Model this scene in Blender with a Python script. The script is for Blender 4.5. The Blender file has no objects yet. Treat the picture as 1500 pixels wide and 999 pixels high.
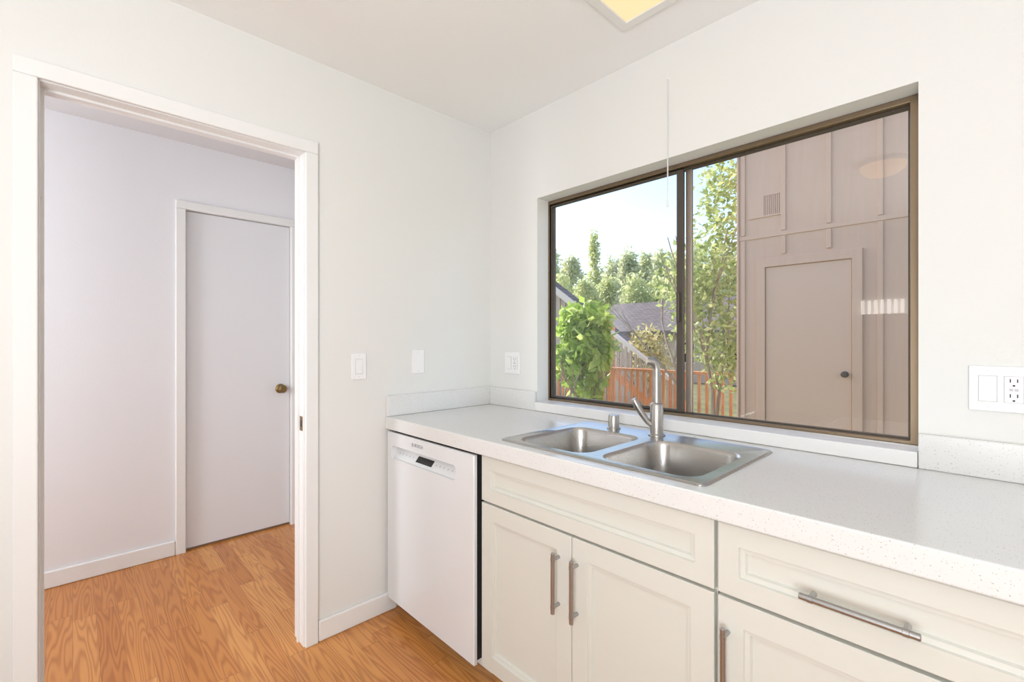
import bpy, bmesh, math, random
import numpy as np
from mathutils import Vector, Matrix
R = math.radians
random.seed(4); np.random.seed(4)
scene = bpy.context.scene
col = scene.collection
W = {}

# ------------------------------------------------------------------ camera numbers
F = 672.0
CAM = Vector((1.97, -1.717, 1.27))
YAW = R(46.2)
FW = Vector((-math.sin(YAW), math.cos(YAW), 0)); RT = Vector((math.cos(YAW), math.sin(YAW), 0))
def at(px, py, Y):
    d = FW*F + RT*(px-750) + Vector((0, 0, 499.5-py))
    t = (Y-CAM.y)/d.y
    return CAM + d*t

# ------------------------------------------------------------------ materials
def mk(name, color=(.8,.8,.8), rough=.5, metal=0.0, **kw):
    m = bpy.data.materials.new(name); m.use_nodes = True
    b = m.node_tree.nodes['Principled BSDF']
    b.inputs['Base Color'].default_value = (*color, 1)
    b.inputs['Roughness'].default_value = rough
    b.inputs['Metallic'].default_value = metal
    for k, v in kw.items():
        b.inputs[k.replace('_', ' ')].default_value = v
    return m
def nd(m, t, **ins):
    n = m.node_tree.nodes.new(t)
    return n
def lk(m, a, b): m.node_tree.links.new(a, b)
def BS(m): return m.node_tree.nodes['Principled BSDF']
def mth(m, op, a, b=None, c=None):
    n = nd(m, 'ShaderNodeMath'); n.operation = op
    for i, v in enumerate((a, b, c)):
        if v is None: continue
        if isinstance(v, (int, float)): n.inputs[i].default_value = v
        else: lk(m, v, n.inputs[i])
    return n.outputs[0]
def ramp(m, fac, stops):
    n = nd(m, 'ShaderNodeValToRGB'); cr = n.color_ramp
    while len(cr.elements) < len(stops): cr.elements.new(.5)
    for e, (p, c) in zip(cr.elements, stops):
        e.position = p; e.color = (*c, 1)
    lk(m, fac, n.inputs[0]); return n.outputs[0]
def mixc(m, fac, a, b, mode='MIX'):
    n = nd(m, 'ShaderNodeMix'); n.data_type = 'RGBA'; n.blend_type = mode
    if isinstance(fac, (int, float)): n.inputs[0].default_value = fac
    else: lk(m, fac, n.inputs[0])
    for i, v in ((6, a), (7, b)):
        if isinstance(v, tuple): n.inputs[i].default_value = (*v, 1)
        else: lk(m, v, n.inputs[i])
    return n.outputs[2]
def noise(m, vec, scale, detail=2, rough=.5):
    n = nd(m, 'ShaderNodeTexNoise'); n.inputs['Scale'].default_value = scale
    n.inputs['Detail'].default_value = detail; n.inputs['Roughness'].default_value = rough
    if vec is not None: lk(m, vec, n.inputs['Vector'])
    return n.outputs[0]
def pos(m): return nd(m, 'ShaderNodeNewGeometry').outputs['Position']
def bump(m, h, strength, dist):
    n = nd(m, 'ShaderNodeBump'); n.inputs['Strength'].default_value = strength; n.inputs['Distance'].default_value = dist
    lk(m, h, n.inputs['Height']); lk(m, n.outputs[0], BS(m).inputs['Normal'])
def painted(name, color, rough=.6, scale=90, strength=.25, dist=.002):
    m = mk(name, color, rough)
    bump(m, noise(m, pos(m), scale, 3), strength, dist)
    return m

M = {}
M['wall'] = painted('wall_paint', (.80, .80, .775), .55, 110, .22, .002)
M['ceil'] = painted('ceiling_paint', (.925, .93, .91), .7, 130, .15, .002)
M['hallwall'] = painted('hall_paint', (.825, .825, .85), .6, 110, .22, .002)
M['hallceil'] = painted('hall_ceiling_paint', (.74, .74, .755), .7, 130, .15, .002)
M['trim'] = painted('trim_paint', (.85, .85, .84), .32, 40, .06, .001)
M['halldoor'] = painted('hall_door_paint', (.785, .787, .81), .4, 60, .05, .001)
M['cab'] = painted('cabinet_paint', (.71, .708, .648), .33, 50, .03, .001)
M['dw'] = painted('white_enamel', (.775, .785, .80), .22, 30, .01, .001)
M['dwpanel'] = painted('pale_panel', (.78, .79, .80), .3, 30, .01, .001)
M['lampframe'] = painted('lamp_frame_paint', (.84, .835, .80), .5, 30, .01, .001)
M['black'] = painted('black_plastic', (.012, .012, .014), .25, 60, .02, .001)
M['dark'] = painted('door_gap_shade', (.03, .03, .03), .7, 60, .02, .001)  # near-black that puts the shade of the dishwasher gap into the colour
M['brown'] = painted('brown_threshold', (.22, .11, .05), .6, 60, .02, .001)
M['plastic'] = painted('white_plastic', (.90, .90, .90), .28, 30, .01, .001)
M['slot'] = painted('slot_dark', (.05, .05, .05), .5, 30, .01, .001)
M['softslot'] = painted('slot_grey', (.22, .22, .22), .5, 30, .01, .001)
M['shadow_gap'] = painted('plate_gap_shade', (.40, .40, .39), .5, 30, .01, .001)  # grey stands in for the shade around rockers and sockets
M['grey'] = painted('grey_print', (.25, .25, .27), .5, 30, .01, .001)
M['palegrey'] = painted('pale_grey_print', (.58, .58, .60), .5, 30, .01, .001)
def metal(name, color, rough):
    m = mk(name, color, rough, 1.0)
    p = nd(m, 'ShaderNodeMapping'); p.inputs['Scale'].default_value = (6, 300, 300); lk(m, pos(m), p.inputs[0])
    f = noise(m, p.outputs[0], 1, 2)
    lk(m, mth(m, 'MULTIPLY_ADD', f, .04, rough-.02), BS(m).inputs['Roughness'])
    return m
M['steel'] = metal('brushed_steel', (.50, .488, .47), .28)
M['nickel'] = metal('satin_nickel', (.50, .48, .455), .34)
M['pull'] = metal('nickel_pull', (.43, .43, .43), .36)
M['brass'] = metal('aged_brass', (.27, .185, .08), .36)
M['bronze'] = metal('bronze_anodised', (.27, .205, .14), .40)
M['bronze_light'] = metal('worn_bronze', (.38, .33, .28), .40)
M['bronze_dark'] = mk('bronze_dark', (.085, .07, .056), .42, .3)

def glassmat():
    m = bpy.data.materials.new('window_glass'); m.use_nodes = True
    nt = m.node_tree; nt.nodes.remove(BS(m))
    out = nt.nodes['Material Output']
    lw = nd(m, 'ShaderNodeLayerWeight'); lw.inputs[0].default_value = .5
    p = mth(m, 'POWER', lw.outputs['Facing'], 4.0)
    f = mth(m, 'MULTIPLY_ADD', p, .6, .085)
    tr = nd(m, 'ShaderNodeBsdfTransparent'); gl = nd(m, 'ShaderNodeBsdfGlossy'); gl.inputs['Roughness'].default_value = 0.0
    mx = nd(m, 'ShaderNodeMixShader'); lk(m, f, mx.inputs[0]); lk(m, tr.outputs[0], mx.inputs[1]); lk(m, gl.outputs[0], mx.inputs[2])
    lk(m, mx.outputs[0], out.inputs[0]); return m
M['glass'] = glassmat()

def woodfloor():
    m = mk('oak_planks', (.5,.25,.1), .28)
    s = nd(m, 'ShaderNodeSeparateXYZ'); lk(m, pos(m), s.inputs[0])
    x, y = s.outputs[1], s.outputs[0]          # boards run along X, into the hall
    xr = mth(m, 'DIVIDE', x, .078); row = mth(m, 'FLOOR', xr); fx = mth(m, 'FRACT', xr)
    w1 = nd(m, 'ShaderNodeTexWhiteNoise'); w1.noise_dimensions = '1D'; lk(m, row, w1.inputs['W'])
    yy = mth(m, 'MULTIPLY_ADD', w1.outputs['Value'], 7.3, mth(m, 'DIVIDE', y, .75))
    idn = mth(m, 'FLOOR', yy); fy = mth(m, 'FRACT', yy)
    c = nd(m, 'ShaderNodeCombineXYZ'); lk(m, row, c.inputs[0]); lk(m, idn, c.inputs[1])
    w2 = nd(m, 'ShaderNodeTexWhiteNoise'); w2.noise_dimensions = '2D'; lk(m, c.outputs[0], w2.inputs['Vector'])
    rnd = w2.outputs['Value']
    g = nd(m, 'ShaderNodeCombineXYZ')
    lk(m, mth(m, 'MULTIPLY_ADD', x, 21.0, mth(m, 'MULTIPLY', rnd, 37.0)), g.inputs[0])
    lk(m, mth(m, 'MULTIPLY_ADD', y, 1.5, mth(m, 'MULTIPLY', rnd, 91.0)), g.inputs[1])
    n1 = noise(m, g.outputs[0], 1.0, .8)
    ring = mth(m, 'MULTIPLY_ADD', mth(m, 'SINE', mth(m, 'MULTIPLY', n1, 62.0)), .5, .5)
    ring = mth(m, 'POWER', ring, 1.8)
    h = nd(m, 'ShaderNodeCombineXYZ')
    lk(m, mth(m, 'MULTIPLY', x, 260.0), h.inputs[0]); lk(m, mth(m, 'MULTIPLY', y, 9.0), h.inputs[1])
    fib = noise(m, h.outputs[0], 1.0, 2)
    base = ramp(m, rnd, [(0, (.57, .22, .053)), (.5, (.67, .285, .077)), (1, (.77, .37, .115))])
    dark = mixc(m, 1.0, base, (.64, .49, .38), 'MULTIPLY')
    cc = mixc(m, mth(m, 'MULTIPLY', ring, .68), base, dark)
    cc = mixc(m, mth(m, 'MULTIPLY', fib, .4), cc, mixc(m, 1.0, cc, (.70, .60, .50), 'MULTIPLY'))
    sx = mth(m, 'LESS_THAN', fx, .024); sy = mth(m, 'LESS_THAN', fy, .004)
    cc = mixc(m, mth(m, 'MULTIPLY', mth(m, 'MAXIMUM', sx, sy), .6), cc, (.26, .10, .03))
    lk(m, cc, BS(m).inputs['Base Color'])
    bump(m, fib, .05, .001)
    return m
M['floor'] = woodfloor()

def quartz():
    m = mk('speckled_quartz', (.8,.8,.78), .22)
    cc = (.77, .77, .758)
    out = None
    for sc, th, colr in ((150, .18, (.47, .42, .36)), (260, .22, (.54, .52, .48)), (78, .085, (.43, .38, .32))):
        wn = nd(m, 'ShaderNodeTexNoise'); wn.inputs['Scale'].default_value = sc*.8; lk(m, pos(m), wn.inputs['Vector'])
        wv = nd(m, 'ShaderNodeVectorMath'); wv.operation = 'MULTIPLY_ADD'
        lk(m, wn.outputs['Color'], wv.inputs[0]); wv.inputs[1].default_value = (.004, .004, .004); lk(m, pos(m), wv.inputs[2])
        v = nd(m, 'ShaderNodeTexVoronoi'); v.inputs['Scale'].default_value = sc
        lk(m, wv.outputs[0], v.inputs['Vector'])
        d = mth(m, 'LESS_THAN', v.outputs['Distance'], th)
        sp = nd(m, 'ShaderNodeSeparateColor'); lk(m, v.outputs['Color'], sp.inputs[0])
        pick = mth(m, 'LESS_THAN', sp.outputs[0], .36)
        f = mth(m, 'MULTIPLY', mth(m, 'MULTIPLY', d, pick), .75)
        out = mixc(m, f, cc if out is None else out, colr)
    lk(m, out, BS(m).inputs['Base Color'])
    return m
M['quartz'] = quartz()

def wood(name, color, dark):
    m = mk(name, color, .65)
    mp = nd(m, 'ShaderNodeMapping'); mp.inputs['Scale'].default_value = (25, 25, 3); lk(m, pos(m), mp.inputs[0])
    lk(m, ramp(m, noise(m, mp.outputs[0], 1, 3), [(.3, dark), (.7, color)]), BS(m).inputs['Base Color'])
    return m
M['redwood'] = wood('redwood_stain', (.80, .36, .16), (.60, .22, .085))
M['bark'] = wood('tree_bark', (.40, .33, .27), (.22, .175, .14))
M['siding'] = wood('taupe_siding', (.68, .455, .33), (.65, .435, .315))
M['sidingdoor'] = painted('taupe_door', (.69, .47, .345), .5, 40, .03, .001)
M['siding2'] = wood('grey_siding', (.60, .49, .40), (.46, .375, .305))
M['fascia'] = painted('fascia_paint', (.74, .68, .60), .5, 30, .05, .001)
M['greywood'] = painted('vent_paint', (.62, .41, .30), .5, 40, .03, .001)
def shingles():
    m = mk('roof_shingles', (.2,.18,.18), .8)
    b = nd(m, 'ShaderNodeTexBrick'); b.inputs['Scale'].default_value = 2.0
    b.inputs['Color1'].default_value = (.22, .175, .165, 1); b.inputs['Color2'].default_value = (.13, .105, .10, 1)
    b.inputs['Mortar'].default_value = (.06, .05, .05, 1); b.inputs['Mortar Size'].default_value = .03
    s = nd(m, 'ShaderNodeSeparateXYZ'); lk(m, pos(m), s.inputs[0])
    c = nd(m, 'ShaderNodeCombineXYZ'); lk(m, s.outputs[0], c.inputs[0]); lk(m, mth(m, 'MULTIPLY', s.outputs[2], 2.2), c.inputs[1])
    lk(m, c.outputs[0], b.inputs['Vector']); lk(m, b.outputs[0], BS(m).inputs['Base Color'])
    return m
M['shingle'] = shingles()
def ground():
    m = mk('leafy_ground', (.2,.2,.1), .9)
    lk(m, ramp(m, noise(m, pos(m), 1.7, 5, .7), [(.3, (.12, .10, .06)), (.55, (.19, .20, .07)), (.8, (.30, .28, .14))]), BS(m).inputs['Base Color'])
    return m
M['ground'] = ground()
def leafmat(name, stops, trans=.5):
    m = bpy.data.materials.new(name); m.use_nodes = True
    b = BS(m); b.inputs['Roughness'].default_value = .45
    g = nd(m, 'ShaderNodeNewGeometry')
    c = ramp(m, g.outputs['Random Per Island'], stops)
    lk(m, c, b.inputs['Base Color'])
    t = nd(m, 'ShaderNodeBsdfTranslucent'); lk(m, c, t.inputs[0])
    mx = nd(m, 'ShaderNodeMixShader'); mx.inputs[0].default_value = trans
    lk(m, b.outputs[0], mx.inputs[1]); lk(m, t.outputs[0], mx.inputs[2])
    lk(m, mx.outputs[0], m.node_tree.nodes['Material Output'].inputs[0]); return m
M['leaf_shrub'] = leafmat('glossy_shrub_leaves', [(0, (.21, .35, .05)), (.6, (.46, .62, .12)), (1, (.70, .80, .32))])
M['leaf_tree'] = leafmat('tree_leaves', [(0, (.24, .32, .10)), (.6, (.46, .55, .21)), (1, (.68, .72, .37))])
M['leaf_far'] = leafmat('hazed_leaves', [(0, (.50, .55, .25)), (.6, (.66, .70, .36)), (1, (.79, .80, .50))])  # lightened leaf colour, distance haze painted in
M['leaf_far2'] = leafmat('hazed_pale_leaves', [(0, (.58, .61, .40)), (.6, (.70, .73, .48)), (1, (.80, .81, .57))], .55)  # pale, less saturated greens carry the haze of the far tree line
M['leaf_dry'] = leafmat('dry_leaves', [(0, (.42, .40, .18)), (.6, (.62, .56, .28)), (1, (.74, .66, .40))])
def emis(name, color, strength, base):
    m = mk(name, base, .4)
    BS(m).inputs['Emission Color'].default_value = (*color, 1); BS(m).inputs['Emission Strength'].default_value = strength
    return m
M['lamp'] = emis('warm_diffuser', (1.0, .735, .39), 1.02, (.10, .09, .08))
M['lamp2'] = emis('warm_dome', (1.0, .66, .38), 1.9, (.6, .5, .4))
M['added_glow'] = emis('added_white_glow', (1.0, .95, .88), 5.5, (.8, .8, .8))  # added glow so the slatted reflection shows, not a known lamp

# ------------------------------------------------------------------ mesh helpers
def B(): return bmesh.new()
BOXF = ((0,1,2,3),(4,5,6,7),(0,1,5,4),(1,2,6,5),(2,3,7,6),(3,0,4,7))
def box(bm, x0, x1, y0, y1, z0, z1):
    v = [bm.verts.new(p) for p in ((x0,y0,z0),(x1,y0,z0),(x1,y1,z0),(x0,y1,z0),(x0,y0,z1),(x1,y0,z1),(x1,y1,z1),(x0,y1,z1))]
    for f in BOXF: bm.faces.new([v[i] for i in f])
    return v
def grid_plate(bm, A, Bc, missing, c0, c1, axis):
    def co(a, b, c): return {'x': (c,a,b), 'y': (a,c,b), 'z': (a,b,c)}[axis]
    V = {}
    def v(i, j, k):
        if (i,j,k) not in V: V[(i,j,k)] = bm.verts.new(co(A[i], Bc[j], (c0,c1)[k]))
        return V[(i,j,k)]
    cells = {(i,j) for i in range(len(A)-1) for j in range(len(Bc)-1)} - set(missing)
    for (i,j) in cells:
        for k in (0,1): bm.faces.new([v(i,j,k), v(i+1,j,k), v(i+1,j+1,k), v(i,j+1,k)])
        for (di,dj,e) in ((-1,0,((i,j),(i,j+1))),(1,0,((i+1,j),(i+1,j+1))),(0,-1,((i,j),(i+1,j))),(0,1,((i,j+1),(i+1,j+1)))):
            if (i+di,j+dj) not in cells:
                (a,b),(c,d) = e
                bm.faces.new([v(a,b,0), v(c,d,0), v(c,d,1), v(a,b,1)])
def lathe(bm, prof, c, n=28, axis='z'):
    rings = []
    for r, h in prof:
        ring = []
        for k in range(n):
            a = 2*math.pi*k/n; p = (r*math.cos(a), r*math.sin(a), h)
            if axis == 'x': p = (h, r*math.cos(a), r*math.sin(a))
            if axis == 'y': p = (r*math.cos(a), h, r*math.sin(a))
            ring.append(bm.verts.new((c[0]+p[0], c[1]+p[1], c[2]+p[2])))
        rings.append(ring)
    for a, b in zip(rings, rings[1:]):
        for k in range(n): bm.faces.new([a[k], a[(k+1)%n], b[(k+1)%n], b[k]])
    bm.faces.new(rings[0]); bm.faces.new(rings[-1])
def sweep(bm, pts, radii, n=12, flat=1.0):
    pts = [Vector(p) for p in pts]; rings = []
    t0 = (pts[1]-pts[0]).normalized()
    up = Vector((0,0,1)) if abs(t0.z) < .9 else Vector((1,0,0))
    for i, p in enumerate(pts):
        t = (pts[min(i+1,len(pts)-1)]-pts[max(i-1,0)]).normalized()
        s = t.cross(up).normalized(); u = s.cross(t).normalized()
        rings.append([bm.verts.new(p + s*(radii[i]*math.cos(2*math.pi*k/n)) + u*(radii[i]*flat*math.sin(2*math.pi*k/n))) for k in range(n)])
    for a, b in zip(rings, rings[1:]):
        for k in range(n): bm.faces.new([a[k], a[(k+1)%n], b[(k+1)%n], b[k]])
    bm.faces.new(rings[0]); bm.faces.new(rings[-1])
def rrect(x0, x1, y0, y1, r, n=7):
    out = []
    for cx, cy, a0 in ((x1-r,y0+r,-90),(x1-r,y1-r,0),(x0+r,y1-r,90),(x0+r,y0+r,180)):
        for k in range(n+1):
            a = R(a0+90*k/n); out.append((cx+r*math.cos(a), cy+r*math.sin(a)))
    return out
def bridge(bm, a, b):
    n = len(a)
    for k in range(n): bm.faces.new([a[k], a[(k+1)%n], b[(k+1)%n], b[k]])
def fill_loops(bm, loops, normal):
    edges = []
    for lp in loops:
        for k in range(len(lp)):
            e = bm.edges.get((lp[k], lp[(k+1)%len(lp)]))
            if e is None: e = bm.edges.new((lp[k], lp[(k+1)%len(lp)]))
            edges.append(e)
    bmesh.ops.triangle_fill(bm, use_beauty=True, use_dissolve=False, edges=edges, normal=normal)
def obj(name, bm, m, parent=None, smooth=False, bevel=0, seg=2):
    bmesh.ops.recalc_face_normals(bm, faces=bm.faces)
    xs = [v.co for v in bm.verts]
    c = Vector([(min(p[i] for p in xs)+max(p[i] for p in xs))/2 for i in range(3)])
    bmesh.ops.translate(bm, verts=bm.verts, vec=-c)
    me = bpy.data.meshes.new(name); bm.to_mesh(me); bm.free()
    me.materials.append(m)
    if smooth:
        me.polygons.foreach_set('use_smooth', [True]*len(me.polygons)); me.set_sharp_from_angle(angle=R(38))
    return link(name, me, c, parent, bevel, seg)
def link(name, me, c, parent, bevel=0, seg=2):
    o = bpy.data.objects.new(name, me); col.objects.link(o); o.location = c
    if parent:
        o.parent = parent; o.matrix_parent_inverse = Matrix.Translation(-W[parent.name])
    W[o.name] = Vector(c)
    if bevel:
        b = o.modifiers.new('bevel', 'BEVEL'); b.width = bevel; b.segments = seg; b.limit_method = 'ANGLE'; b.angle_limit = R(40)
    return o
def tag(o, label, cat, group=None, kind=None):
    o['label'] = label; o['category'] = cat
    if group: o['group'] = group
    if kind: o['kind'] = kind
    return o
def thing(name, label, cat, loc, group=None, kind=None):
    o = bpy.data.objects.new(name, None); col.objects.link(o); o.location = loc; o.empty_display_size = .1
    W[o.name] = Vector(loc)
    return tag(o, label, cat, group, kind)
def bx(name, m, parent, x0, x1, y0, y1, z0, z1, bevel=0, seg=2):
    bm = B(); box(bm, x0, x1, y0, y1, z0, z1); return obj(name, bm, m, parent, bevel=bevel, seg=seg)
def struct(name, bm, m, label, cat, bevel=0):
    return tag(obj(name, bm, m, bevel=bevel), label, cat, kind='structure')

# ------------------------------------------------------------------ room shell
XR, YF, HT = 3.3, -4.3, 2.62
HX = -1.38                                   # hall wall plane
bm = B(); box(bm, HX-.12, XR+.12, YF-.12, .14, -.12, 0); struct('floor', bm, M['floor'], 'orange oak plank floor running from kitchen into hall', 'floor')
bm = B(); box(bm, 0, XR, YF, 0, 2.45, 2.60); struct('ceiling', bm, M['ceil'], 'smooth white kitchen ceiling', 'ceiling')
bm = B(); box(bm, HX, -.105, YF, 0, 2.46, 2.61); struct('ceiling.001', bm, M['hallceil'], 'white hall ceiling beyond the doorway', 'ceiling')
DY0, DY1, DZ = -1.787, -1.024, 2.05
bm = B(); grid_plate(bm, [YF, DY0-.018, DY1+.018, 0], [0, DZ+.018, HT], {(1,0)}, -.105, 0, 'x')
struct('wall_left', bm, M['wall'], 'off-white wall with the open doorway to the hall', 'wall')
WX0, WX1, WZ0, WZ1 = .366, 1.83, .9155, 2.0
bm = B(); grid_plate(bm, [HX-.12, WX0, WX1, XR+.12], [0, WZ0, WZ1, HT], {(1,1)}, 0, .14, 'y')
struct('wall_back', bm, M['wall'], 'off-white wall holding the window above the sink', 'wall')
bm = B(); box(bm, XR, XR+.12, YF-.12, 0, 0, HT); struct('wall_right', bm, M['wall'], 'plain off-white wall at the right end of the kitchen', 'wall')
bm = B(); box(bm, HX-.12, XR, YF-.12, YF, 0, HT); struct('wall_front', bm, M['wall'], 'off-white wall facing the window', 'wall')
HD0, HD1, HDZ = -1.224, -.625, 2.06
bm = B(); grid_plate(bm, [YF, HD0-.015, HD1+.015, 0], [0, HDZ+.015, HT], {(1,0)}, HX-.12, HX, 'x')
struct('wall_hall', bm, M['hallwall'], 'pale lavender-white hall wall seen through the doorway', 'wall')
# glowing bars added on the facing wall to give a slatted reflection in the glass
wl = thing('added_glow_bars', 'row of short white glowing bars, added to give a slatted reflection in the window', 'reflection stand-in', (1.17, YF, 1.5))
bx('base', M['trim'], wl, .985, 1.36, YF+.0005, YF+.04, 1.49, 1.56, .003)
for k in range(7):
    x = 1.005+.0555*k
    bm = B(); lathe(bm, [(.012, 1.5605), (.0145, 1.565), (.0145, 1.70), (.010, 1.71)], (x, YF+.022, 0), 12); obj('glow_bar', bm, M['added_glow'], wl, smooth=True)

# doorway trim
t1 = thing('trim_1', 'white painted frame around the open doorway to the hall', 'door frame', (0, (DY0+DY1)/2, 0), kind='structure')
bm = B()
box(bm, -.105, .0, DY0-.018, DY0, 0, DZ); box(bm, -.105, 0, DY1, DY1+.018, 0, DZ); box(bm, -.105, 0, DY0-.018, DY1+.018, DZ, DZ+.018)
box(bm, -.062, -.048, DY0, DY0+.008, 0, DZ); box(bm, -.062, -.048, DY1-.008, DY1, 0, DZ); box(bm, -.062, -.048, DY0+.008, DY1-.008, DZ-.008, DZ)
obj('jamb', bm, M['trim'], t1)
for xa, xb in ((0, .016), (-.119, -.105)):
    bm = B(); cw = .052; r = .003
    box(bm, xa, xb, DY0-r-cw, DY0-r, 0, DZ+r); box(bm, xa, xb, DY1+r, DY1+r+cw, 0, DZ+r); box(bm, xa, xb, DY0-r-cw, DY1+r+cw, DZ+r, DZ+r+cw)
    obj('casing', bm, M['trim'], t1, bevel=.004)
bm = B(); box(bm, -.040, -.012, DY1-.0022, DY1-.0002, .895, .955); obj('strike_plate', bm, M['brass'], t1, bevel=.0006)['label'] = 'small brass strike plate'
bm = B(); box(bm, -.034, -.018, DY1-.0030, DY1-.0023, .912, .938); obj('strike_hole', bm, M['slot'], t1)
for zz in (1.75, 1.0):
    bm = B(); box(bm, -.040, -.012, DY0+.0002, DY0+.0018, zz-.045, zz+.045); obj('hinge_leaf', bm, M['trim'], t1, bevel=.0006)

# hall door
d1 = thing('door_1', 'flat white closed hall door with a brass knob', 'door', (HX, (HD0+HD1)/2, 0), kind='structure')
dp = bx('door_panel', M['halldoor'], d1, HX-.055, HX-.018, HD0+.003, HD1-.003, .014, HDZ-.004, .002)
bm = B()
lathe(bm, [(.032, 0), (.032, .005), (.028, .008)], (HX-.018, HD1-.062, .945), 24, 'x')
lathe(bm, [(.011, .006), (.011, .028), (.020, .034), (.027, .046), (.027, .058), (.020, .068), (.006, .071)], (HX-.018, HD1-.062, .945), 24, 'x')
obj('doorknob', bm, M['brass'], dp, smooth=True)
bm = B(); y0, y1 = HD0, HD1
box(bm, HX-.12, HX, y0-.015, y0, 0, HDZ); box(bm, HX-.12, HX, y1, y1+.015, 0, HDZ); box(bm, HX-.12, HX, y0-.015, y1+.015, HDZ, HDZ+.015)
obj('jamb', bm, M['trim'], d1)
bm = B(); cw = .05
box(bm, HX, HX+.014, y0-cw, y0, 0, HDZ); box(bm, HX, HX+.014, y1, y1+cw, 0, HDZ); box(bm, HX, HX+.014, y0-cw, y1+cw, HDZ, HDZ+cw)
obj('casing', bm, M['trim'], d1, bevel=.004)
bx('threshold', M['brown'], d1, HX-.118, HX-.02, y0+.001, y1-.001, .0005, .008)

def baseboard(name, x0, x1, y0, y1, label, m):
    bm = B(); box(bm, x0, x1, y0, y1, 0.0005, .088); struct(name, bm, m, label, 'baseboard', .006)
baseboard('baseboard_hall', HX, HX+.014, YF+.01, HD0-.051, 'white baseboard along the hall wall', M['trim'])
baseboard('baseboard_left', 0, .014, -.967, -.60, 'white baseboard between the doorway and the dishwasher', M['trim'])
baseboard('baseboard_front', 0.02, XR-.02, YF, YF+.014, 'white baseboard on the wall facing the window', M['trim'])

# ------------------------------------------------------------------ window
w1 = thing('window_1', 'bronze aluminium sliding window above the kitchen sink', 'window', ((WX0+WX1)/2, .1, .96), kind='structure')
SZ = .962
bm = B(); fl, fb, ft, fr_ = .009, .011, .019, .026
grid_plate(bm, [WX0+.001, WX0+fl, WX1-fr_, WX1-.001], [SZ, SZ+fb, WZ1-ft, WZ1-.001], {(1,1)}, .082, .136, 'y')
obj('window_frame', bm, M['bronze'], w1, bevel=.002)
bm = B(); grid_plate(bm, [WX0+fl, WX0+fl+.004, WX1-fr_-.006, WX1-fr_], [SZ+fb, SZ+fb+.004, WZ1-ft-.006, WZ1-ft], {(1,1)}, .108, .130, 'y')
obj('track', bm, M['bronze_dark'], w1)
gx0, gx1, gz0, gz1 = WX0+fl+.004, WX1-fr_-.006, SZ+fb+.004, WZ1-ft-.006
bm = B(); grid_plate(bm, [gx0, gx0+.008, 1.070, 1.098], [gz0, gz0+.010, gz1-.008, gz1], {(1,1)}, .090, .107, 'y')
sash = obj('sash', bm, M['bronze_dark'], w1, bevel=.0015)
def pane(x0, x1, z0, z1, y, parent):
    bm = B(); bm.faces.new([bm.verts.new(p) for p in ((x0,y,z0),(x1,y,z0),(x1,y,z1),(x0,y,z1))]); return obj('glass', bm, M['glass'], parent)
pane(gx0+.008, 1.070, gz0+.010, gz1-.008, .098, sash)
bm = B(); box(bm, 1.074, 1.086, .078, .0895, 1.35, 1.47); obj('latch', bm, M['bronze_dark'], sash, bevel=.002)
bm = B(); box(bm, 1.099, 1.124, .112, .128, gz0, gz1); fs = obj('meeting_stile', bm, M['bronze_light'], w1, bevel=.0015)
pane(1.124, gx1, gz0, gz1, .119, w1)
bm = B(); box(bm, WX0+.0005, WX1-.0005, -.02, .0815, .9160, .960); box(bm, WX0+.0005, WX1-.0005, .0815, .139, .9160, .9615)
struct('trim_2', bm, M['trim'], 'thick white painted window sill above the counter', 'window sill', .003)

# ------------------------------------------------------------------ ceiling lights
cl = thing('ceiling_light', 'square flush ceiling light with warm glowing panel near the window', 'ceiling light', (1.155, -.355, 2.45))
bm = B(); grid_plate(bm, [1.008, 1.046, 1.264, 1.302], [-.507, -.469, -.251, -.213], {(1,1)}, 2.437, 2.4495, 'z'); obj('frame', bm, M['lampframe'], cl, bevel=.004)
bx('diffuser', M['lamp'], cl, 1.047, 1.263, -.468, -.252, 2.440, 2.448)
cl2 = thing('ceiling_light', 'round warm ceiling light, seen only as a reflection in the window', 'ceiling light', (1.48, -1.9, 2.45))
bm = B(); lathe(bm, [(.14, 2.4495), (.14, 2.43), (.135, 2.425)], (1.48, -1.9, 0), 32); obj('base_plate', bm, M['trim'], cl2, smooth=True)
bm = B(); lathe(bm, [(.125, 2.4245), (.115, 2.395), (.085, 2.37), (.04, 2.358), (.005, 2.356)], (1.48, -1.9, 0), 32); obj('dome', bm, M['lamp2'], cl2, smooth=True)

# ------------------------------------------------------------------ pull cord
pc = thing('pull_cord', 'thin white pull cord hanging in front of the window', 'cord', (1.083, -.012, 2.31))
bm = B(); lathe(bm, [(.006, -.0005), (.006, -.004), (.003, -.006), (.003, -.014)], (1.083, 0, 2.312), 12, 'y'); obj('hook', bm, M['plastic'], pc, smooth=True)
bm = B(); sweep(bm, [(1.083, -.012, 2.312), (1.0835, -.012, 2.1), (1.0825, -.012, 1.84)], [.0014]*3, 8); sweep(bm, [(1.089, -.012, 2.308), (1.0875, -.012, 2.1), (1.085, -.012, 1.86)], [.0010]*3, 8); obj('cord', bm, M['dwpanel'], pc, smooth=True)
bm = B(); lathe(bm, [(.002, 1.84), (.004, 1.83), (.005, 1.805), (.002, 1.80)], (1.0825, -.012, 0), 12); obj('tassel', bm, M['plastic'], pc, smooth=True)

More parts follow.
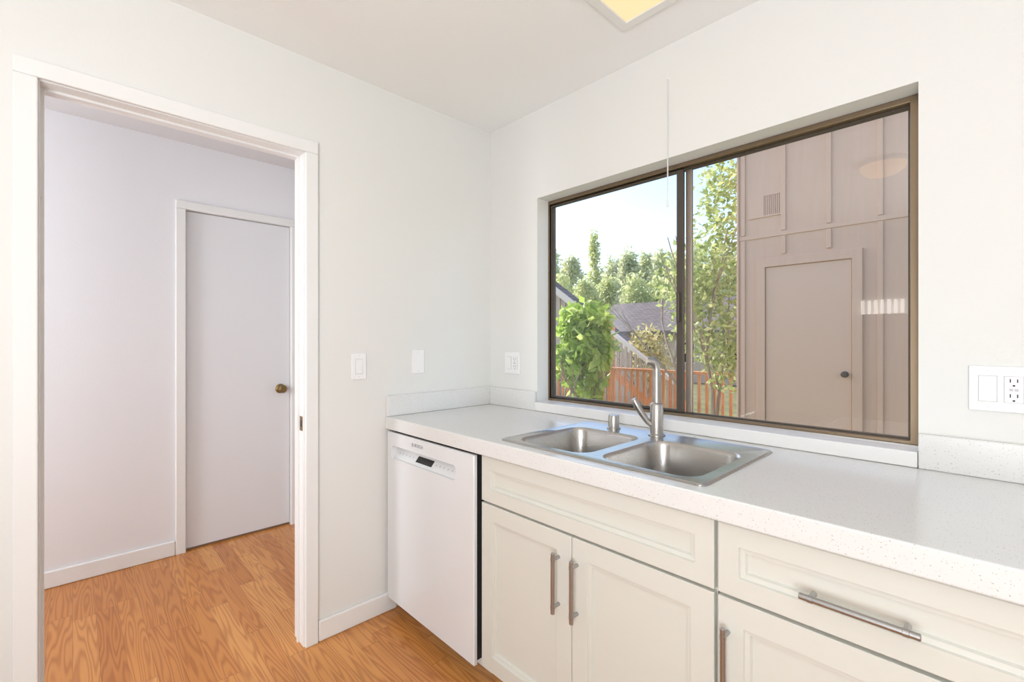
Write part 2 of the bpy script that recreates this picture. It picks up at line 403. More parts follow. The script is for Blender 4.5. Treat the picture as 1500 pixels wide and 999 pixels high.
# ------------------------------------------------------------------ counter, backsplash
CY, CT, CB, CX1 = -.655, .915, .859, 2.09
SX0, SX1, SY0, SY1 = .752, 1.492, -.612, -.095
bm = B(); grid_plate(bm, [.001, SX0+.015, SX1-.015, CX1], [CY, SY0+.015, SY1-.015, -.001], {(1,1)}, CB, CT, 'z')
tag(obj('countertop', bm, M['quartz'], bevel=.004), 'white speckled quartz countertop with the sink cut into it', 'countertop')
def splash(x0, x1, y0, y1, label):
    bm = B(); box(bm, x0, x1, y0, y1, CT+.0003, 1.012); tag(obj('backsplash', bm, M['quartz'], bevel=.003), label, 'backsplash')
splash(.0005, .0195, CY+.003, -.0005, 'low quartz backsplash on the wall beside the doorway')
splash(.020, WX0-.001, -.0195, -.0005, 'short quartz backsplash in the corner left of the window')
splash(WX1+.001, CX1, -.0195, -.0005, 'quartz backsplash at the right of the window')

# ------------------------------------------------------------------ cabinets
def shaker(bm, x0, x1, z0, z1, yf, th, rail):
    rings = []
    for (i, y) in ((0, yf+th), (0, yf+.0015), (.0015, yf), (rail, yf), (rail+.002, yf+.006), (rail+.012, yf+.007), (rail+.015, yf+.0145)):
        rings.append([bm.verts.new(p) for p in ((x0+i,y,z0+i),(x1-i,y,z0+i),(x1-i,y,z1-i),(x0+i,y,z1-i))])
    for a, b in zip(rings, rings[1:]):
        for k in range(4): bm.faces.new([a[k], a[(k+1)%4], b[(k+1)%4], b[k]])
    bm.faces.new(rings[0]); bm.faces.new(rings[-1])
def handle(parent, c, L, axis):
    """slim bar pull on two posts; axis 'x' or 'z'; c on the front face"""
    bm = B(); x, y, z = c; yo = y-.029; h = L/2
    lathe(bm, [(.0055, -h), (.0065, -h+.001), (.0065, h-.001), (.0055, h)], (x, yo, z), 16, axis)
    for s in (-1, 1):
        q = s*(h-.020)
        p = (x+q, 0, z) if axis == 'x' else (x, 0, z+q)
        lathe(bm, [(.0054, y-.0003), (.0054, yo)], p, 16, 'y')
        lathe(bm, [(.0065, q-.005), (.0073, q-.0045), (.0073, q+.0045), (.0065, q+.005)], (x, yo, z), 16, axis)
    return obj('handle', bm, M['pull'], parent, smooth=True)
YB = -.63; TH = .019
def carcass(root, x0, x1, railz):
    bm = B(); t = .016; yf = YB+TH+.001
    box(bm, x0, x0+t, yf+.02, -.022, .085, CB-.001); box(bm, x1-t, x1, yf+.02, -.022, .085, CB-.001)
    box(bm, x0+t, x1-t, yf+.02, -.022, .085, .085+t); box(bm, x0+t, x1-t, -.034, -.022, .085+t, CB-.03)
    obj('body', bm, M['cab'], root)
    bm = B(); grid_plate(bm, [x0, x0+.035, x1-.035, x1], [.085, .115, railz-.016, railz+.016, CB-.04, CB-.001], {(1,1),(1,3)}, yf, yf+.0195, 'y')
    obj('face_frame', bm, M['cab'], root)
    bx('toe_kick', M['cab'], root, x0, x1, -.55, -.534, .0005, .0845)
sc = thing('base_cabinet', 'cream two-door base cabinet under the sink', 'cabinet', (1.097, -.32, 0))
X0, X1, XM = .672, 1.523, 1.096
carcass(sc, X0, X1, .684)
bm = B(); shaker(bm, X0+.003, X1-.002, .687, .850, YB, TH, .046); obj('drawer_front', bm, M['cab'], sc)
for (a, b, hx) in ((X0+.003, XM-.0015, XM-.050), (XM+.0015, X1-.002, XM+.022)):
    bm = B(); shaker(bm, a, b, .078, .679, YB, TH, .056); d = obj('door', bm, M['cab'], sc)
    handle(d, (hx, YB, .530), .185, 'z')
dc = thing('base_cabinet', 'cream base cabinet with one drawer at the right edge of the counter', 'cabinet', (1.80, -.32, 0))
X0, X1 = 1.527, 2.072
carcass(dc, X0, X1, .684)
bm = B(); shaker(bm, X0+.003, X1-.003, .687, .850, YB, TH, .046); d = obj('drawer', bm, M['cab'], dc); handle(d, (1.795, YB, .757), .185, 'x')
bm = B(); shaker(bm, X0+.003, X1-.003, .078, .679, YB, TH, .056); d = obj('door', bm, M['cab'], dc); handle(d, (1.553, YB, .530), .185, 'z')

# ------------------------------------------------------------------ dishwasher
dw = thing('dishwasher', 'white built-in dishwasher between the wall and the sink cabinet', 'dishwasher', (.33, -.33, 0))
DX0, DX1, DF, DBk, DTh = .015, .656, -.652, -.585, -.636
PX0, PX1, PZ0, PZ1 = .055, .545, .730, .790
bm = B()
def zl(pts, y): return [bm.verts.new((x, y, z)) for x, z in pts]
e0 = zl(rrect(DX0, DX1, .072, .849, .003, 3), DTh); e1 = zl(rrect(DX0, DX1, .072, .849, .003, 3), DF+.004); e2 = zl(rrect(DX0+.004, DX1-.004, .076, .845, .003, 3), DF)
bridge(bm, e0, e1); bridge(bm, e1, e2)
pin = rrect(PX0+.002, PX1-.002, PZ0+.002, PZ1-.002, .017, 6); pout = rrect(PX0-.002, PX1+.002, PZ0-.002, PZ1+.002, .019, 6)
h0 = zl(rrect(PX0, PX1, PZ0, PZ1, .018, 6), DF); h1 = zl(pin, DF+.003); h2 = zl(pin, DBk); h3 = zl(pout, DBk); h4 = zl(pout, DTh)
bridge(bm, h0, h1); bridge(bm, h1, h2); bridge(bm, h2, h3); bridge(bm, h3, h4)
fill_loops(bm, [e2, h0], (0,-1,0)); fill_loops(bm, [e0, h4], (0,1,0))
dd = obj('door', bm, M['dw'], dw, smooth=True)
bm = B(); grid_plate(bm, [DX0+.006, PX0-.003, PX1+.003, DX1-.012], [.078, PZ0-.003, PZ1+.003, .842], {(1,1)}, DTh+.0003, DBk+.010, 'y'); obj('door_core', bm, M['dark'], dd)
DP = .050
def py_(z): return -.646+DP*min(1, max(0, (z-PZ0)/(PZ1-PZ0)))
bm = B()
prof = rrect(PX0+.0025, PX1-.0025, PZ0+.0025, PZ1-.0025, .0165, 6)
f0 = [bm.verts.new((x, py_(z), z)) for x, z in prof]; f1 = [bm.verts.new((x, DBk-.0005, z)) for x, z in prof]
bridge(bm, f0, f1); bm.faces.new(f1)
fill_loops(bm, [f0], (0,-1,0))
cp = obj('control_panel', bm, M['dwpanel'], dd)
def on_panel(name, x0, x1, s0, s1, m, parent, lift=.0010):
    bm = B()
    def q(x, s, o): z = PZ0+(PZ1-PZ0)*s; return (x, -.646+DP*s-o, z)
    v = [bm.verts.new(q(x, s, o)) for o in (.0002, lift) for (x, s) in ((x0,s0),(x1,s0),(x1,s1),(x0,s1))]
    for f in BOXF: bm.faces.new([v[i] for i in f])
    return obj(name, bm, m, parent)
on_panel('display', .235, .355, .22, .58, M['black'], cp, .0016)
for k in range(5): on_panel('button', .085+k*.028, .093+k*.028, .36, .44, M['palegrey'], cp)
for k in range(5): on_panel('button', .375+k*.028, .383+k*.028, .36, .44, M['palegrey'], cp)
def text(name, body, size, loc, parent, m):
    cu = bpy.data.curves.new('t', 'FONT'); cu.body = body; cu.size = size; cu.extrude = .0003; cu.align_x = 'CENTER'; cu.align_y = 'CENTER'
    to = bpy.data.objects.new('t', cu); col.objects.link(to); bpy.context.view_layer.update()
    me = bpy.data.meshes.new_from_object(to.evaluated_get(bpy.context.evaluated_depsgraph_get()))
    bpy.data.objects.remove(to)
    me.transform(Matrix.Rotation(R(90), 4, 'X')); me.materials.clear(); me.materials.append(m)
    me.name = name
    return link(name, me, Vector(loc), parent)
text('lettering', 'BOSCH', .020, (.285, DF-.0005, .820), dd, M['grey'])
bm = B()
ro, ri = .0085, .0068
for k in range(24):
    a0, a1 = 2*math.pi*k/24, 2*math.pi*(k+1)/24
    bm.faces.new([bm.verts.new((.238+r*math.cos(a), DF-.0006, .820+r*math.sin(a))) for r, a in ((ro,a0),(ro,a1),(ri,a1),(ri,a0))])
bm.faces.new([bm.verts.new(p) for p in ((.2355,DF-.0006,.815),(.2405,DF-.0006,.815),(.2405,DF-.0006,.825),(.2355,DF-.0006,.825))])
bmesh.ops.remove_doubles(bm, verts=bm.verts, dist=1e-5)
obj('emblem', bm, M['grey'], dd)
bx('body', M['dark'], dw, DX0+.004, .6712, -.5735, -.06, .09, .846)  # widened and coloured dark to imitate shade in the gap beside the door
bx('toe_kick', M['dw'], dw, DX0+.004, DX1-.004, -.56, -.545, .0005, .0895)
for zz in (.80, .62, .50, .42, .34, .25, .16): bx('side_bracket', M['grey'], dw, .6575, .6665, -.580, -.5738, zz-.012, zz+.012)

# ------------------------------------------------------------------ sink
sk = thing('kitchen_sink', 'stainless steel double bowl sink set in the countertop', 'sink', (1.12, -.35, .915))
bm = B()
def loop(x0, x1, y0, y1, r, z): return [bm.verts.new((x, y, z)) for x, y in rrect(x0, x1, y0, y1, r)]
zt = .9215
o0 = loop(SX0, SX1, SY0, SY1, .022, CT+.0003); o1 = loop(SX0, SX1, SY0, SY1, .022, zt-.003); o2 = loop(SX0+.005, SX1-.005, SY0+.005, SY1-.005, .02, zt)
o3 = loop(SX0+.012, SX1-.012, SY0+.012, SY1-.012, .018, zt-.002)
bridge(bm, o0, o1); bridge(bm, o1, o2); bridge(bm, o2, o3)
bowls = ((.792, 1.101, -.578, -.215), (1.143, 1.452, -.578, -.215))
inner = []
for (a, b, c, d) in bowls:
    prev = loop(a, b, c, d, .06, zt-.002); inner.append(prev)
    for ins, z, r in ((.004, zt-.006, .058), (.007, zt-.015, .056), (.014, .765, .05), (.020, .742, .048), (.034, .730, .045), (.06, .726, .04)):
        nx = loop(a+ins, b-ins, c+ins, d-ins, r, z); bridge(bm, prev, nx); prev = nx
    cx, cy = (a+b)/2, (c+d)/2+.02
    dr = []
    for v_ in prev:
        ang = math.atan2(v_.co.y-cy, v_.co.x-cx); dr.append(bm.verts.new((cx+.042*math.cos(ang), cy+.042*math.sin(ang), .721)))
    bridge(bm, prev, dr); bm.faces.new(dr)
fill_loops(bm, [o3]+inner, (0,0,1))
obj('basin', bm, M['steel'], sk, smooth=True)
for (a, b, c, d) in bowls:
    cx, cy = (a+b)/2, (c+d)/2+.02
    bm = B(); lathe(bm, [(.041, .7215), (.041, .7235), (.034, .7245), (.030, .722)], (cx, cy, 0), 28)
    lathe(bm, [(.022, .7222), (.022, .726), (.006, .729), (.006, .737), (.009, .741)], (cx, cy, 0), 20)
    obj('drain', bm, M['nickel'], sk, smooth=True)

# faucet
fx, fy, fz = 1.112, -.150, zt-.0015
fc = thing('faucet', 'brushed nickel single lever kitchen faucet behind the sink bowls', 'faucet', (fx, fy, fz))
bm = B(); lathe(bm, [(.031, fz), (.031, fz+.004), (.026, fz+.008)], (fx, fy, 0), 32); obj('base', bm, M['nickel'], fc, smooth=True)
bm = B(); lathe(bm, [(.0235, fz+.008), (.0235, fz+.112), (.021, fz+.118), (.0155, fz+.122)], (fx, fy, 0), 32); obj('body', bm, M['nickel'], fc, smooth=True)
bm = B(); e = Vector((-.75, -.66, 0)); P0 = Vector((fx, fy, fz))
sweep(bm, [P0+Vector((0,0,.12)), P0+Vector((0,0,.20)), P0+Vector((0,0,.245)), P0+e*.004+Vector((0,0,.262)), P0+e*.016+Vector((0,0,.274)), P0+e*.036+Vector((0,0,.276))], [.0140, .0140, .0145, .0155, .0165, .0155], 20)
obj('spout', bm, M['nickel'], fc, smooth=True)
bm = B(); e = Vector((-.80, -.60, 0))
sweep(bm, [P0+e*.020+Vector((0,0,.040)), P0+e*.034+Vector((0,0,.052)), P0+e*.052+Vector((0,0,.078)), P0+e*.070+Vector((0,0,.108)), P0+e*.080+Vector((0,0,.128)), P0+e*.083+Vector((0,0,.134))], [.014, .014, .0155, .0165, .0165, .013], 18, .78)
obj('lever', bm, M['nickel'], fc, smooth=True)
ag = thing('air_gap', 'short nickel air gap cap on the sink ledge left of the faucet', 'air gap', (.925, -.150, fz))
bm = B(); lathe(bm, [(.027, fz), (.027, fz+.004), (.023, fz+.006)], (.925, -.150, 0), 28); obj('base', bm, M['nickel'], ag, smooth=True)
bm = B(); lathe(bm, [(.0215, fz+.006), (.0215, fz+.048), (.019, fz+.054), (.010, fz+.056)], (.925, -.150, 0), 28); obj('cap', bm, M['nickel'], ag, smooth=True)

# ------------------------------------------------------------------ wall plates
def plate(name, label, cat, c, wall, gangs, slotm='slot'):
    root = thing(name, label, cat, c)
    def mp(u, o, w): return (c[0]+o, c[1]+u, c[2]+w) if wall == 'left' else (c[0]+u, c[1]-o, c[2]+w)
    def lb(nm, m, par, u0, u1, o0, o1, w0, w1, bev=0):
        a, b = mp(u0, o0, w0), mp(u1, o1, w1)
        return bx(nm, m, par, min(a[0],b[0]), max(a[0],b[0]), min(a[1],b[1]), max(a[1],b[1]), w0+c[2], w1+c[2], bev)
    n = len(gangs); wd = .070 if n == 1 else .116
    pl = lb('plate', M['plastic'], root, -wd/2, wd/2, .0003, .007, -.0585, .0585, .0025)
    for i, g in enumerate(gangs):
        u = (i-(n-1)/2)*.046
        for s in (-1, 1):
            bm = B(); ax = 'x' if wall == 'left' else 'y'; sg = 1 if wall == 'left' else -1
            lathe(bm, [(.003, sg*.0071), (.003, sg*.0078), (.002, sg*.0082)], (c[0] + (0 if wall == 'left' else u), c[1] + (u if wall == 'left' else 0), c[2]+s*.047), 10, ax)
            obj('screw', bm, M['dwpanel'], root)
        if g == 'rocker':
            lb('gap_shade', M['shadow_gap'], root, u-.0173, u+.0173, .0069, .0073, -.0338, .0338)  # thin grey sheet imitating the shaded gap round the rocker
            lb('rocker', M['plastic'], root, u-.0165, u+.0165, .0073, .0105, -.033, .033, .0015)
        if g == 'outlet':
            lb('gap_shade', M['shadow_gap'], root, u-.0173, u+.0173, .0069, .0073, -.0338, .0338)  # same painted shade, drawn around the socket face
            fc_ = lb('socket_face', M['plastic'], root, u-.0165, u+.0165, .0073, .0095, -.033, .033, .001)
            for s in (-1, 1):
                for du in (-.0062, .0062): lb('slot', M[slotm], fc_, u+du-.0012, u+du+.0012, .0096, .0101, s*.019-.001, s*.019+.008)
                lb('ground_hole', M[slotm], fc_, u-.0022, u+.0022, .0096, .0101, s*.019-.011, s*.019-.0065)
            lb('test_button', M['palegrey'], fc_, u-.008, u-.001, .0096, .0105, -.004, .003); lb('reset_button', M['palegrey'], fc_, u+.001, u+.008, .0096, .0105, -.004, .003)
    return root
plate('light_switch', 'white rocker light switch on the wall nearest the doorway', 'light switch', (0, -.786, 1.156), 'left', ['rocker'])
plate('wall_plate', 'blank white wall plate above the short backsplash', 'wall plate', (0, -.477, 1.168), 'left', ['blank'])
plate('power_outlet', 'white double plate with switch and outlet in the corner left of the window', 'outlet', (.187, 0, 1.152), 'back', ['rocker', 'outlet'], 'softslot')
plate('power_outlet', 'white double plate with switch and outlet at the right of the window', 'outlet', (1.988, 0, 1.147), 'back', ['rocker', 'outlet'])

# ------------------------------------------------------------------ outdoors
GZ = -.5
bm = B(); box(bm, -90, 40, .16, 95, GZ-.3, GZ); struct('ground', bm, M['ground'], 'leafy ground outside the window', 'ground')
FY = 3.98
nb = thing('neighbouring_building', 'taupe board-and-batten building with a door seen through the right pane', 'building', (2, FY+2, GZ))
bx('wall', M['siding'], nb, -.086, 5.5, FY, FY+4.5, GZ+.0005, 5.6)
for k in range(12):
    x = -.040+.4225*k
    for (z0, z1) in ((GZ+.03, 2.44), (2.50, 5.58)):
        if z0 < 0 and .05 < x < 1.12: z0 = 2.24
        bx('batten', M['siding'], nb, x-.022, x+.022, FY-.016, FY-.0003, z0, z1, .003)
bx('seam_flashing', M['siding'], nb, -.086, 5.5, FY-.010, FY-.0003, 2.445, 2.495, .003)
bx('corner_board', M['siding'], nb, -.108, -.0865, FY-.02, FY+.09, GZ+.001, 5.58, .003)
ed = bx('door', M['sidingdoor'], nb, .205, 1.0, FY-.012, FY-.0003, .03, 2.10, .002)
bm = B(); ky = FY-.012
lathe(bm, [(.032, ky-.0003), (.032, ky-.006), (.012, ky-.012), (.012, ky-.03), (.028, ky-.042), (.028, ky-.058), (.012, ky-.066)], (.945, 0, .93), 20, 'y'); obj('doorknob', bm, M['bronze_dark'], ed, smooth=True)
bm = B(); grid_plate(bm, [.115, .20, 1.005, 1.09], [.0, 2.105, 2.20], {(1,0)}, FY-.03, FY-.0003, 'y'); obj('door_casing', bm, M['siding'], nb, bevel=.004)
bm = B(); grid_plate(bm, [.02, .185, .348, .3605], [2.68, 2.70, 2.92, 2.94], {(1,1)}, FY-.012, FY-.0003, 'y')
vent = obj('vent', bm, M['siding'], nb, bevel=.002)
for k in range(8):
    x = .190+k*.0195
    bx('slat', M['greywood'], vent, x, x+.0115, FY-.010, FY-.0005, 2.701, 2.919)
# railing
RY = 6.0
rl = thing('deck_railing', 'redwood deck railing with upright balusters beyond the window', 'railing', (-2.8, RY, GZ))
bx('top_rail', M['redwood'], rl, -7.0, -.10, RY-.06, RY+.06, .70, .75, .004)
bx('bottom_rail', M['redwood'], rl, -7.0, -.10, RY-.02, RY+.02, -.40, -.34, .004)
for k in range(5):
    x = -6.9+1.68*k
    bx('post', M['redwood'], rl, x-.045, x+.045, RY-.045, RY+.045, GZ+.0005, .699, .004)
x = -6.78
while x < -.15:
    bx('baluster', M['redwood'], rl, x-.021, x+.021, RY-.0555, RY-.0205, -.42, .699); x += .13
# sloping stair railing behind it
sy_ = 7.4
a_ = at(893, 484, sy_); b_ = at(990, 562, sy_)
sr = thing('stair_railing', 'sloping tan stair railing descending to the right behind the shrub', 'stair railing', ((a_.x+b_.x)/2, sy_, GZ))
def slope_bar(nm, m, off, h, y0, y1):
    bm = B(); va = [bm.verts.new((p.x, y, p.z+o)) for y in (y0, y1) for (p, o) in ((a_, off), (b_, off), (b_, off+h), (a_, off+h))]
    for f in BOXF: bm.faces.new([va[i] for i in f])
    return obj(nm, bm, m, sr)
slope_bar('handrail', M['fascia'], -.04, .09, sy_-.06, sy_+.05)
slope_bar('stringer', M['redwood'], -1.0, .2, sy_-.04, sy_+.04)
nn_ = 13
for k in range(nn_):
    t = (k+.5)/nn_; p = a_.lerp(b_, t)
    bx('baluster', M['siding2'], sr, p.x-.022, p.x+.022, sy_-.02, sy_+.02, max(p.z-.85, GZ+.01), p.z-.045)
for p in (a_, b_): bx('post', M['redwood'], sr, p.x-.05, p.x+.05, sy_+.051, sy_+.15, GZ+.0005, p.z+.08)

# foliage
def leaves(name, pts, size, m, parent, c, jitter=.5):
    n = len(pts); s = size*(1-jitter/2+jitter*np.random.rand(n, 1))
    d = np.random.randn(n, 3); d[:, 2] -= .3; d /= np.linalg.norm(d, axis=1, keepdims=True)
    q = np.random.randn(n, 3); sdir = np.cross(d, q); sdir /= np.linalg.norm(sdir, axis=1, keepdims=True)
    nn = np.cross(d, sdir)
    V = np.stack([pts, pts+d*s*.5+sdir*s*.24-nn*s*.05, pts+d*s, pts+d*s*.5-sdir*s*.24-nn*s*.05], 1).reshape(-1, 3) - np.array(c)
    Fc = np.arange(n*4).reshape(n, 4)
    me = bpy.data.meshes.new(name); me.from_pydata(V.tolist(), [], Fc.tolist()); me.materials.append(m)
    return link(name, me, Vector(c), parent)
def blobpts(blobs, n, shell=.55):
    out = []; wt = np.array([b[3]*b[4]*b[5] for b in blobs])**.75; wt /= wt.sum()
    for b, k in zip(blobs, np.random.multinomial(n, wt)):
        d = np.random.randn(k, 3); d /= np.linalg.norm(d, axis=1, keepdims=True)
        r = (shell+(1-shell)*np.random.rand(k, 1)**.7)
        out.append(np.array(b[:3])+d*r*np.array(b[3:6]))
    return np.concatenate(out)
def branches(bm, p, d, L, r, depth, spread=.55, xmax=None):
    pts = [p]; cur = p.copy(); dd = d.copy()
    for k in range(3):
        dd = (dd+Vector((random.uniform(-.18,.18), random.uniform(-.18,.18), random.uniform(-.02,.15)))).normalized()
        if xmax is not None and (cur+dd*(L/3)).x > xmax: dd.x = -abs(dd.x)*.5; dd.normalize()
        cur = cur+dd*(L/3); pts.append(cur.copy())
    sweep(bm, pts, [r, r*.88, r*.76, r*.62], 7)
    if depth:
        for k in range(3):
            nd_ = (dd+Vector((random.uniform(-spread,spread), random.uniform(-spread,spread), random.uniform(-.1,.4)))).normalized()
            branches(bm, pts[random.choice((2,3))], nd_, L*.72, r*.58, depth-1, spread, xmax)
# shrub
c = at(855, 512, 5.15)
sh = thing('shrub', 'bright green broad-leaved shrub in front of the railing', 'shrub', (c.x, c.y, GZ))
bm = B()
for k in range(5): branches(bm, Vector((c.x+random.uniform(-.06,.06), c.y+random.uniform(-.06,.06), GZ+.01)), Vector((random.uniform(-.3,.3), random.uniform(-.3,.3), 1)).normalized(), .8, .022, 2, .5)
obj('stems', bm, M['bark'], sh, smooth=True)
bl = [(c.x, c.y, c.z+.20, .56, .42, .55), (c.x-.18, c.y, c.z+.52, .40, .34, .36), (c.x+.18, c.y, c.z+.58, .38, .32, .32), (c.x+.36, c.y-.05, c.z+.05, .34, .32, .36), (c.x-.30, c.y, c.z-.20, .34, .32, .40), (c.x+.05, c.y, c.z-.50, .42, .36, .45)]
leaves('foliage', blobpts(bl, 1650, .4), .20, M['leaf_shrub'], sh, (c.x, c.y, c.z), .7)
# slim tree by the building
tx, ty = -.85, 5.0
tr = thing('slim_tree', 'slim airy tree beside the corner of the taupe building', 'tree', (tx, ty, GZ))
bm = B()
for k in range(3): branches(bm, Vector((tx+.07*k-.07, ty+.03*k, GZ+.01)), Vector((-.10+.08*k, .05, 1)).normalized(), 1.5, .034, 2, .45, -.25)
obj('trunk', bm, M['bark'], tr, smooth=True)
bl = [(tx-.02, ty, 1.65, .62, .5, .85), (tx+.2, ty, 2.7, .52, .5, .9), (tx-.30, ty, 2.2, .60, .5, .6), (tx+.25, ty, 3.5, .48, .4, .6), (tx+.25, ty, 1.0, .4, .4, .5)]
pts = blobpts(bl, 3300, .2); pts = pts[pts[:, 0] < -.26]
leaves('foliage', pts, .105, M['leaf_tree'], tr, (tx, ty, 2))
# dry bush
c = at(948, 500, 8.2)
db = thing('dry_bush', 'yellowish dry bush behind the railing', 'bush', (c.x, c.y, GZ))
bm = B()
for k in range(4): branches(bm, Vector((c.x, c.y, GZ+.01)), Vector((random.uniform(-.35,.35), random.uniform(-.3,.3), 1)).normalized(), .75, .022, 2, .5)
obj('stems', bm, M['bark'], db, smooth=True)
leaves('foliage', blobpts([(c.x, c.y, c.z, .50, .35, .42), (c.x+.2, c.y, c.z-.6, .6, .4, .6)], 900, .3), .13, M['leaf_dry'], db, tuple(c))

# house with raking roof (near) and hip roof house (far)
def prism(bm, poly, y0, y1):
    a = [bm.verts.new((x, y0, z)) for x, z in poly]; b = [bm.verts.new((x, y1, z)) for x, z in poly]
    bm.faces.new(a); bm.faces.new(b)
    for k in range(len(poly)): bm.faces.new([a[k], a[(k+1)%len(a)], b[(k+1)%len(a)], b[k]])
gh = thing('gabled_house', 'gabled house with a steep pale roof edge behind the shrub', 'house', (-8.6, 9.6, GZ))
ax, az, ex, ez = -8.6, 3.87, -4.03, .745; sl = (az-ez)/(ex-ax)
bm = B(); prism(bm, [(ax-4.3, GZ+.001), (ex-.25, GZ+.001), (ex-.25, ez+.25*sl-.16), (ax, az-.16), (ax-4.3, az-.16-4.3*sl)], 9.05, 9.3); obj('wall', bm, M['siding2'], gh)
for k in range(20):
    x = -8.4+.21*k; zt_ = az-(x-ax)*sl-.3
    if zt_ > 0: bx('batten', M['siding2'], gh, x-.02, x+.02, 9.02, 9.0497, GZ+.02, zt_)
bm = B(); prism(bm, [(ax-4.6, az-4.6*sl-.16), (ax, az-.15), (ex, ez-.15), (ex, ez), (ax, az), (ax-4.6, az-4.6*sl)], 8.9, 9.36); rf = obj('roof', bm, M['shingle'], gh)
bm = B(); prism(bm, [(ax, az-.2), (ex+.02, ez-.2), (ex+.02, ez+.02), (ax, az+.02)], 8.86, 8.8995); prism(bm, [(ax, az-.2), (ax, az+.02), (ax-4.6, az+.02-4.6*sl), (ax-4.6, az-.2-4.6*sl)], 8.86, 8.8995); obj('fascia', bm, M['fascia'], rf)
hh = thing('hip_roofed_house', 'distant house with grey shingled hip roof below the tree line', 'house', (-7.5, 20, GZ))
bx('wall', M['siding2'], hh, -12.6, -4, 17.4, 22.6, GZ+.001, 1.6)
bm = B(); ev = [(-13.2,16.8,1.55),(-3.4,16.8,1.55),(-3.4,23.2,1.55),(-13.2,23.2,1.55)]; V = [bm.verts.new(p) for p in ev]; U = [bm.verts.new((p[0],p[1],1.72)) for p in ev]; r0 = bm.verts.new((-12.4,20,3.3)); r1 = bm.verts.new((-5,20,3.3))
bm.faces.new(V)
for k in range(4): bm.faces.new([V[k], V[(k+1)%4], U[(k+1)%4], U[k]])
bm.faces.new([U[0],U[1],r1,r0]); bm.faces.new([U[1],U[2],r1]); bm.faces.new([U[2],U[3],r0,r1]); bm.faces.new([U[3],U[0],r0])
obj('roof', bm, M['shingle'], hh)
for x in (-9.4, -7.6, -5.6):
    fr = bx('window', M['fascia'], hh, x, x+.9, 17.36, 17.3997, .3, 1.3); bx('pane', M['black'], fr, x+.06, x+.84, 17.35, 17.3597, .36, 1.24)

# distant trees
def far_tree(px, ytop, hw, Y, name, label, m, group, n=1000, ybot=470):
    top = at(px, ytop, Y); bot = at(px, ybot, Y); depth = (top-CAM).dot(FW); rw = hw*depth/F
    root = thing(name, label, 'tree', (top.x, Y, GZ), group)
    h = top.z-GZ
    bm = B(); sweep(bm, [(top.x, Y, GZ+.01), (top.x+.1, Y, GZ+h*.5), (top.x, Y, GZ+h*.88)], [rw*.12+.05, rw*.08+.03, .03], 7); obj('trunk', bm, M['bark'], root, smooth=True)
    zb = max(bot.z, GZ+.8); hz = top.z-zb; ry = min(rw, 1.5)
    bl = [(top.x, Y, zb+hz*.45, rw*.9, ry*.9, hz*.5)]
    for k in range(6):
        a = random.random()*6.28; t = random.uniform(.15, .85); w = rw*.55*(1-abs(t-.45))
        bl.append((top.x+math.cos(a)*rw*.55*(1-.7*t), Y+math.sin(a)*ry*.4, zb+hz*t, w, min(w,1), hz*.16+w*.3))
    bl.append((top.x, Y, top.z-hz*.16, rw*.5, ry*.5, hz*.16))
    leaves('foliage', blobpts(bl, n, .4), max(.24, depth*.009), m, root, (top.x, Y, zb+hz/2), .7)
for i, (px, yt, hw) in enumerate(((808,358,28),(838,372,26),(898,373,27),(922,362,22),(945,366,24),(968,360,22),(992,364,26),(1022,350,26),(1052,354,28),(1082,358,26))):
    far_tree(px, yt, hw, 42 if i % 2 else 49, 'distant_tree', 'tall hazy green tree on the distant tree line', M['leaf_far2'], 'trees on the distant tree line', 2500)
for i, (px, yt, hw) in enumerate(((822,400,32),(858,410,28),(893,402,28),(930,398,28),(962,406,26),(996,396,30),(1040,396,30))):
    far_tree(px, yt, hw, 28 if i % 2 else 33, 'round_tree', 'lower rounded yellow-green tree in front of the tree line', M['leaf_far'], 'rounded trees in front of the tree line', 2500, 478)
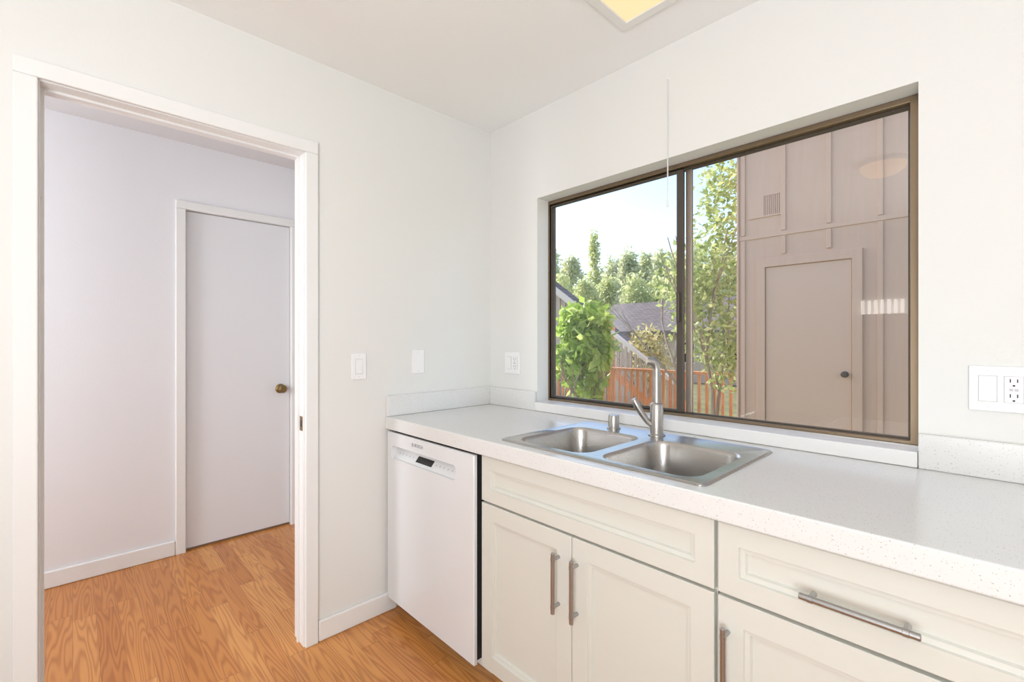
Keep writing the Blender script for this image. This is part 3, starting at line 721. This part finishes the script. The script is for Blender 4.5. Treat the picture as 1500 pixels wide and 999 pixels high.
far_tree(871, 334, 11, 37.5, 'poplar_tree', 'tall narrow poplar rising above the tree line', M['leaf_far'], None, 1100)

# ------------------------------------------------------------------ light
def area(name, loc, target, sx, sy, power, color):
    l = bpy.data.lights.new(name, 'AREA'); l.shape = 'RECTANGLE'; l.size = sx; l.size_y = sy; l.energy = power; l.color = color
    o = bpy.data.objects.new(name, l); col.objects.link(o); o.location = loc
    o.rotation_euler = (Vector(target)-Vector(loc)).to_track_quat('-Z', 'Y').to_euler(); return o
area('fill_room', (2.75, -3.3, 1.7), (.7, -.2, 1.3), 1.0, 1.4, 7, (.94, .97, 1.0))  # added fill from behind the camera, no such lamp in the room
area('fill_ceiling', (2.4, -2.8, 1.15), (1.35, -1.4, 2.45), 1.2, 1.4, 51, (.935, .968, 1.0))  # added uplight that brightens the ceiling like a bounced flash
area('fill_hall', (-.62, -3.5, 1.5), (-.8, -.6, 1.1), .5, 1.8, 36, (.915, .945, 1.0))  # added cool fill standing in for daylight in the hall
s = bpy.data.lights.new('sun', 'SUN'); s.energy = 6.0; s.angle = R(.6); s.color = (1, .95, .86)
so = bpy.data.objects.new('sun', s); col.objects.link(so)
so.rotation_euler = Vector((.84, -.05, -.55)).to_track_quat('-Z', 'Y').to_euler()
w = bpy.data.worlds.new('sky'); scene.world = w; w.use_nodes = True
sky = w.node_tree.nodes.new('ShaderNodeTexSky'); sky.sky_type = 'NISHITA'; sky.sun_disc = False
sky.sun_elevation = R(38); sky.sun_rotation = R(-90); sky.air_density = 1.0; sky.dust_density = 1.1
bg = w.node_tree.nodes['Background']; bg.inputs[1].default_value = .37
w.node_tree.links.new(sky.outputs[0], bg.inputs[0])
scene.view_settings.view_transform = 'Standard'

cam = bpy.data.cameras.new('camera'); cam.sensor_width = 36; cam.sensor_fit = 'HORIZONTAL'; cam.lens = 36*F/1500; cam.clip_start = .05; cam.clip_end = 300
co = bpy.data.objects.new('camera', cam); col.objects.link(co); co.location = CAM; co.rotation_euler = (R(90), 0, YAW)
scene.camera = co
